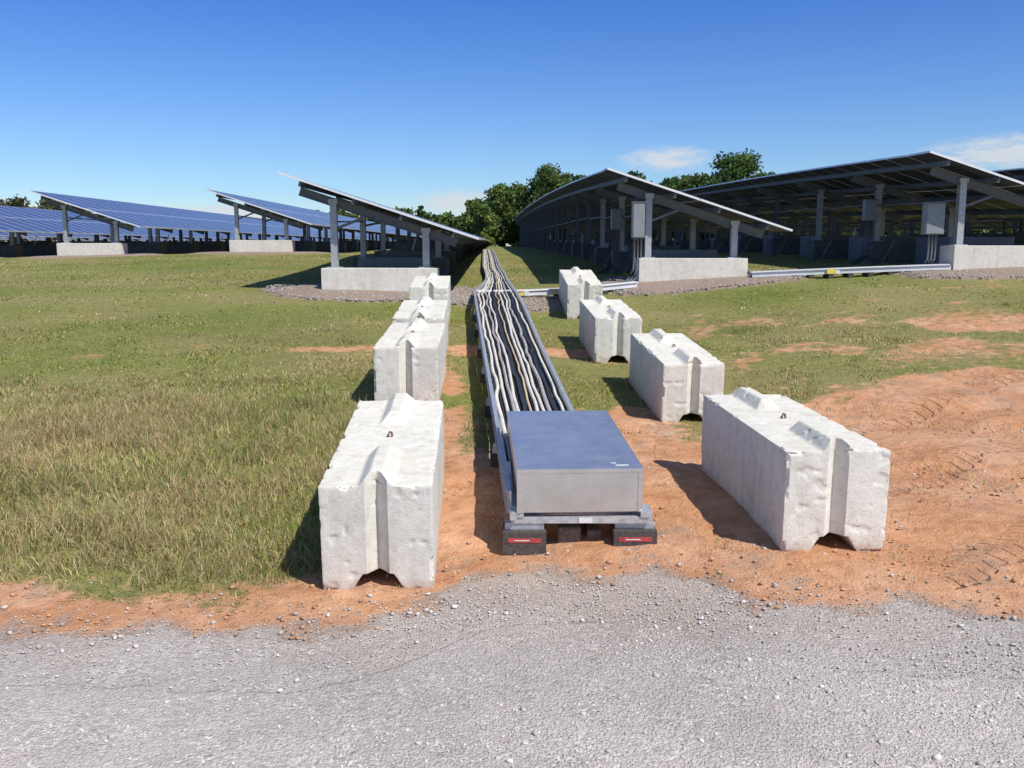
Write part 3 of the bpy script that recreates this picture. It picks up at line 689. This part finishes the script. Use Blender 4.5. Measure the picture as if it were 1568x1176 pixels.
# ------------------------------------------------------------------ grass
BLK = [(-.735,4.82),(-1.01,8.62),(-1.12,10.9),(-1.30,14.4),(1.87,5.12),(1.78,8.9),(1.375,11.8),(1.27,16.0)]
def blades(n, y0, y1, wfun, hmul, wid, name, pw=1.0, stalk=False):
    y = y0+(y1-y0)*rng.random(n)**pw; x = rng.uniform(-1, 1, n)*wfun(y)
    d, g, p, dr = zones(x, y)
    pr = (1-ss(.15, .65, d))*(1-ss(.2, .6, g))*(1-ss(.3, .6, p))
    clump = fbm(x*3, y*3, oct=3, seed=55)
    pr = pr + .07*(g < .3)*ss(.48, .66, fbm(x*5, y*5, oct=2, seed=58))
    bare = ss(.66, .54, fbm(x*1.8, y*1.8, oct=4, seed=66))
    keep = rng.random(n) < pr*(.30+.9*clump)*(.45+.55*bare)
    for bx, by in BLK: keep &= ~((np.abs(x-bx+.04*(y-by)) < .30) & (y > by) & (y < by+1.83))
    keep &= ~((y < 7) & (y > 5.2) & (x > -.1) & (x < .85))
    if stalk: keep &= (x < -1.1) & (clump > .45)
    cxy = np.where(y < 17, .2-.051*(y-7), -.31-.031*(y-17))
    under = (np.abs(x-cxy) < .42) & (y > 6)
    x, y, d, dr, clump, under = x[keep], y[keep], d[keep], dr[keep], clump[keep], under[keep]; n = len(x)
    z = T(x, y)
    tall = np.clip(.38+.65*ss(-.9, -2.0, x)*ss(11, 8, y) + .6*ss(.45, .7, clump), .3, 2)
    h = hmul*tall*rng.uniform(.4, 1.25, n)*np.where(d > .3, .6, 1)*np.where(under, .5, 1)
    an = rng.uniform(0, 6.28, n); lean = rng.uniform(.2, 1.4, n)*h*(.5 if stalk else 1)
    la = rng.uniform(0, 6.28, n) + 3*fbm(x*1.5, y*1.5, oct=2, seed=88)
    w = wid*rng.uniform(.6, 1.3, n)
    dx, dy = np.cos(an)*w, np.sin(an)*w; lx, ly = np.cos(la)*lean, np.sin(la)*lean
    B0 = np.stack([x-dx, y-dy, z-.01], 1); B1 = np.stack([x+dx, y+dy, z-.01], 1)
    M0 = np.stack([x-dx*.8+lx*.35, y-dy*.8+ly*.35, z+h*.55], 1); M1 = np.stack([x+dx*.8+lx*.35, y+dy*.8+ly*.35, z+h*.55], 1)
    Tp = np.stack([x+lx, y+ly, z+h*np.where(lean > .8*h, .72, 1)], 1)
    V = np.stack([B0, B1, M1, M0, Tp], 1).reshape(-1, 3)
    o = np.arange(n)[:,None]*5
    F = np.concatenate([o+np.array([[0,1,2]]), o+np.array([[0,2,3]]), o+np.array([[3,2,4]])], 0)
    r = rng.random(n); dry = np.clip(dr*.95+.08, .08, .92) if not stalk else np.full(n, .9)
    drym = r < dry
    patch = (.74+.66*fbm(x*.9, y*1.3, oct=4, seed=99))[:,None]
    green = np.array([.225,.280,.070])*rng.uniform(.6, 1.4, (n, 1))*np.stack([rng.uniform(.8, 1.3, n), np.ones(n), rng.uniform(.7, 1.2, n)], 1)
    tan = np.array([.52,.425,.225])*rng.uniform(.5, 1.3, (n, 1))
    red = rng.random(n) < .12
    tan[red] *= np.array([.95, .72, .58])
    C = np.clip(np.where(drym[:,None], tan, green)*patch, 0, .8)
    return V, F, np.repeat(C, 5, 0)
parts = [blades(230000, 4.6, 9.0, lambda y: 1.2+y*.62, .078, .0027, 'near'),
         blades(12000, 5.0, 11.0, lambda y: 1.2+y*.62, .13, .0018, 'stalks', 1.0, True),
         blades(165000, 9.0, 15, lambda y: 1.5+y*.62, .046, .0045, 'mid'),
         blades(120000, 15, 34, lambda y: 2+y*.62, .040, .010, 'far', .8)]
off = 0; Vv, Ff, Cc = [], [], []
for V, F, C in parts:
    Vv.append(V); Ff.append(F+off); Cc.append(C); off += len(V)
mk_np('grass', np.concatenate(Vv), np.concatenate(Ff), [m_blade], np.concatenate(Cc))
# ------------------------------------------------------------------ camera
cam = bpy.data.cameras.new('camera'); co_ = bpy.data.objects.new('camera', cam); col.objects.link(co_)
co_.location = (0, 0, 1.87); co_.rotation_euler = (math.radians(90-8.53), 0, 0)
cam.sensor_width = 36; cam.lens = 36*1400/1568; cam.clip_start = .05; cam.clip_end = 5000
scene.camera = co_
# ------------------------------------------------------------------ light
EL, AZ = math.radians(52), math.radians(135)
sunv = Vector((math.sin(AZ)*math.cos(EL), math.cos(AZ)*math.cos(EL), math.sin(EL)))
sl = bpy.data.lights.new('sun', 'SUN'); sl.energy = 4.8; sl.angle = math.radians(.53); sl.color = (1, .95, .875)
so = bpy.data.objects.new('sun', sl); col.objects.link(so); so.rotation_euler = (-sunv).to_track_quat('-Z', 'Y').to_euler(); so.location = (20, -20, 30)
wd = bpy.data.worlds.new('World'); scene.world = wd; wd.use_nodes = True; nt = wd.node_tree
bg = nt.nodes['Background']; bg.inputs['Strength'].default_value = .105
sky = N(nt, 'ShaderNodeTexSky'); sky.sky_type = 'NISHITA'; sky.sun_disc = False
sky.sun_elevation = EL; sky.sun_rotation = AZ; sky.altitude = 200; sky.air_density = 1.0; sky.dust_density = .3; sky.ozone_density = 2.6
tc = N(nt, 'ShaderNodeTexCoord').outputs['Generated']
sx = N(nt, 'ShaderNodeSeparateXYZ'); L(nt, tc, sx.inputs[0])
az = math_(nt, 'ARCTAN2', sx.outputs[0], sx.outputs[1]); el = math_(nt, 'ARCSINE', sx.outputs[2])
tint = ramp(nt, math_(nt, 'MULTIPLY', el, 1.1), [(0.0, (.98,1.08,1.18)), (.06, (.76,.98,1.26)), (.30, (.34,.66,1.30)), (.55, (.60,.76,1.08)), (1.0, (.85,.88,.95))])
skc = mixc(nt, 1.0, sky.outputs[0], tint, 'MULTIPLY')
mpw = N(nt, 'ShaderNodeMapping'); mpw.inputs['Scale'].default_value = (1, 1, 3.2); L(nt, tc, mpw.inputs['Vector'])
cn = noise(nt, mpw.outputs[0], 34, 9, .72, .4)
def puff(a0, e0, wa, we):
    a_ = math_(nt, 'DIVIDE', math_(nt, 'SUBTRACT', az, math.radians(a0)), math.radians(wa))
    e_ = math_(nt, 'DIVIDE', math_(nt, 'SUBTRACT', el, math.radians(e0)), math.radians(we))
    q = math_(nt, 'ADD', math_(nt, 'MULTIPLY', a_, a_), math_(nt, 'MULTIPLY', e_, e_))
    return math_(nt, 'EXPONENT', math_(nt, 'MULTIPLY', q, -1.0))
pf = puff(9.4, 5.2, 2.8, .75)
for a_ in ((28.5, 5.0, 5.0, 1.0), (-3.2, 2.7, 2.6, .8), (-17, 1.8, 4, .7), (-30, 2.2, 3, .6)): pf = math_(nt, 'MAXIMUM', pf, puff(*a_))
cl = ramp(nt, math_(nt, 'MULTIPLY', pf, math_(nt, 'ADD', math_(nt, 'MULTIPLY', cn, 2.8), -.5)), [(.24, 0.0), (.80, .85)])
mc = mixc(nt, cl, skc, (6.6, 6.9, 7.3))
L(nt, mc, bg.inputs['Color'])
scene.view_settings.view_transform = 'Standard'; scene.view_settings.look = 'None'; scene.view_settings.exposure = 0
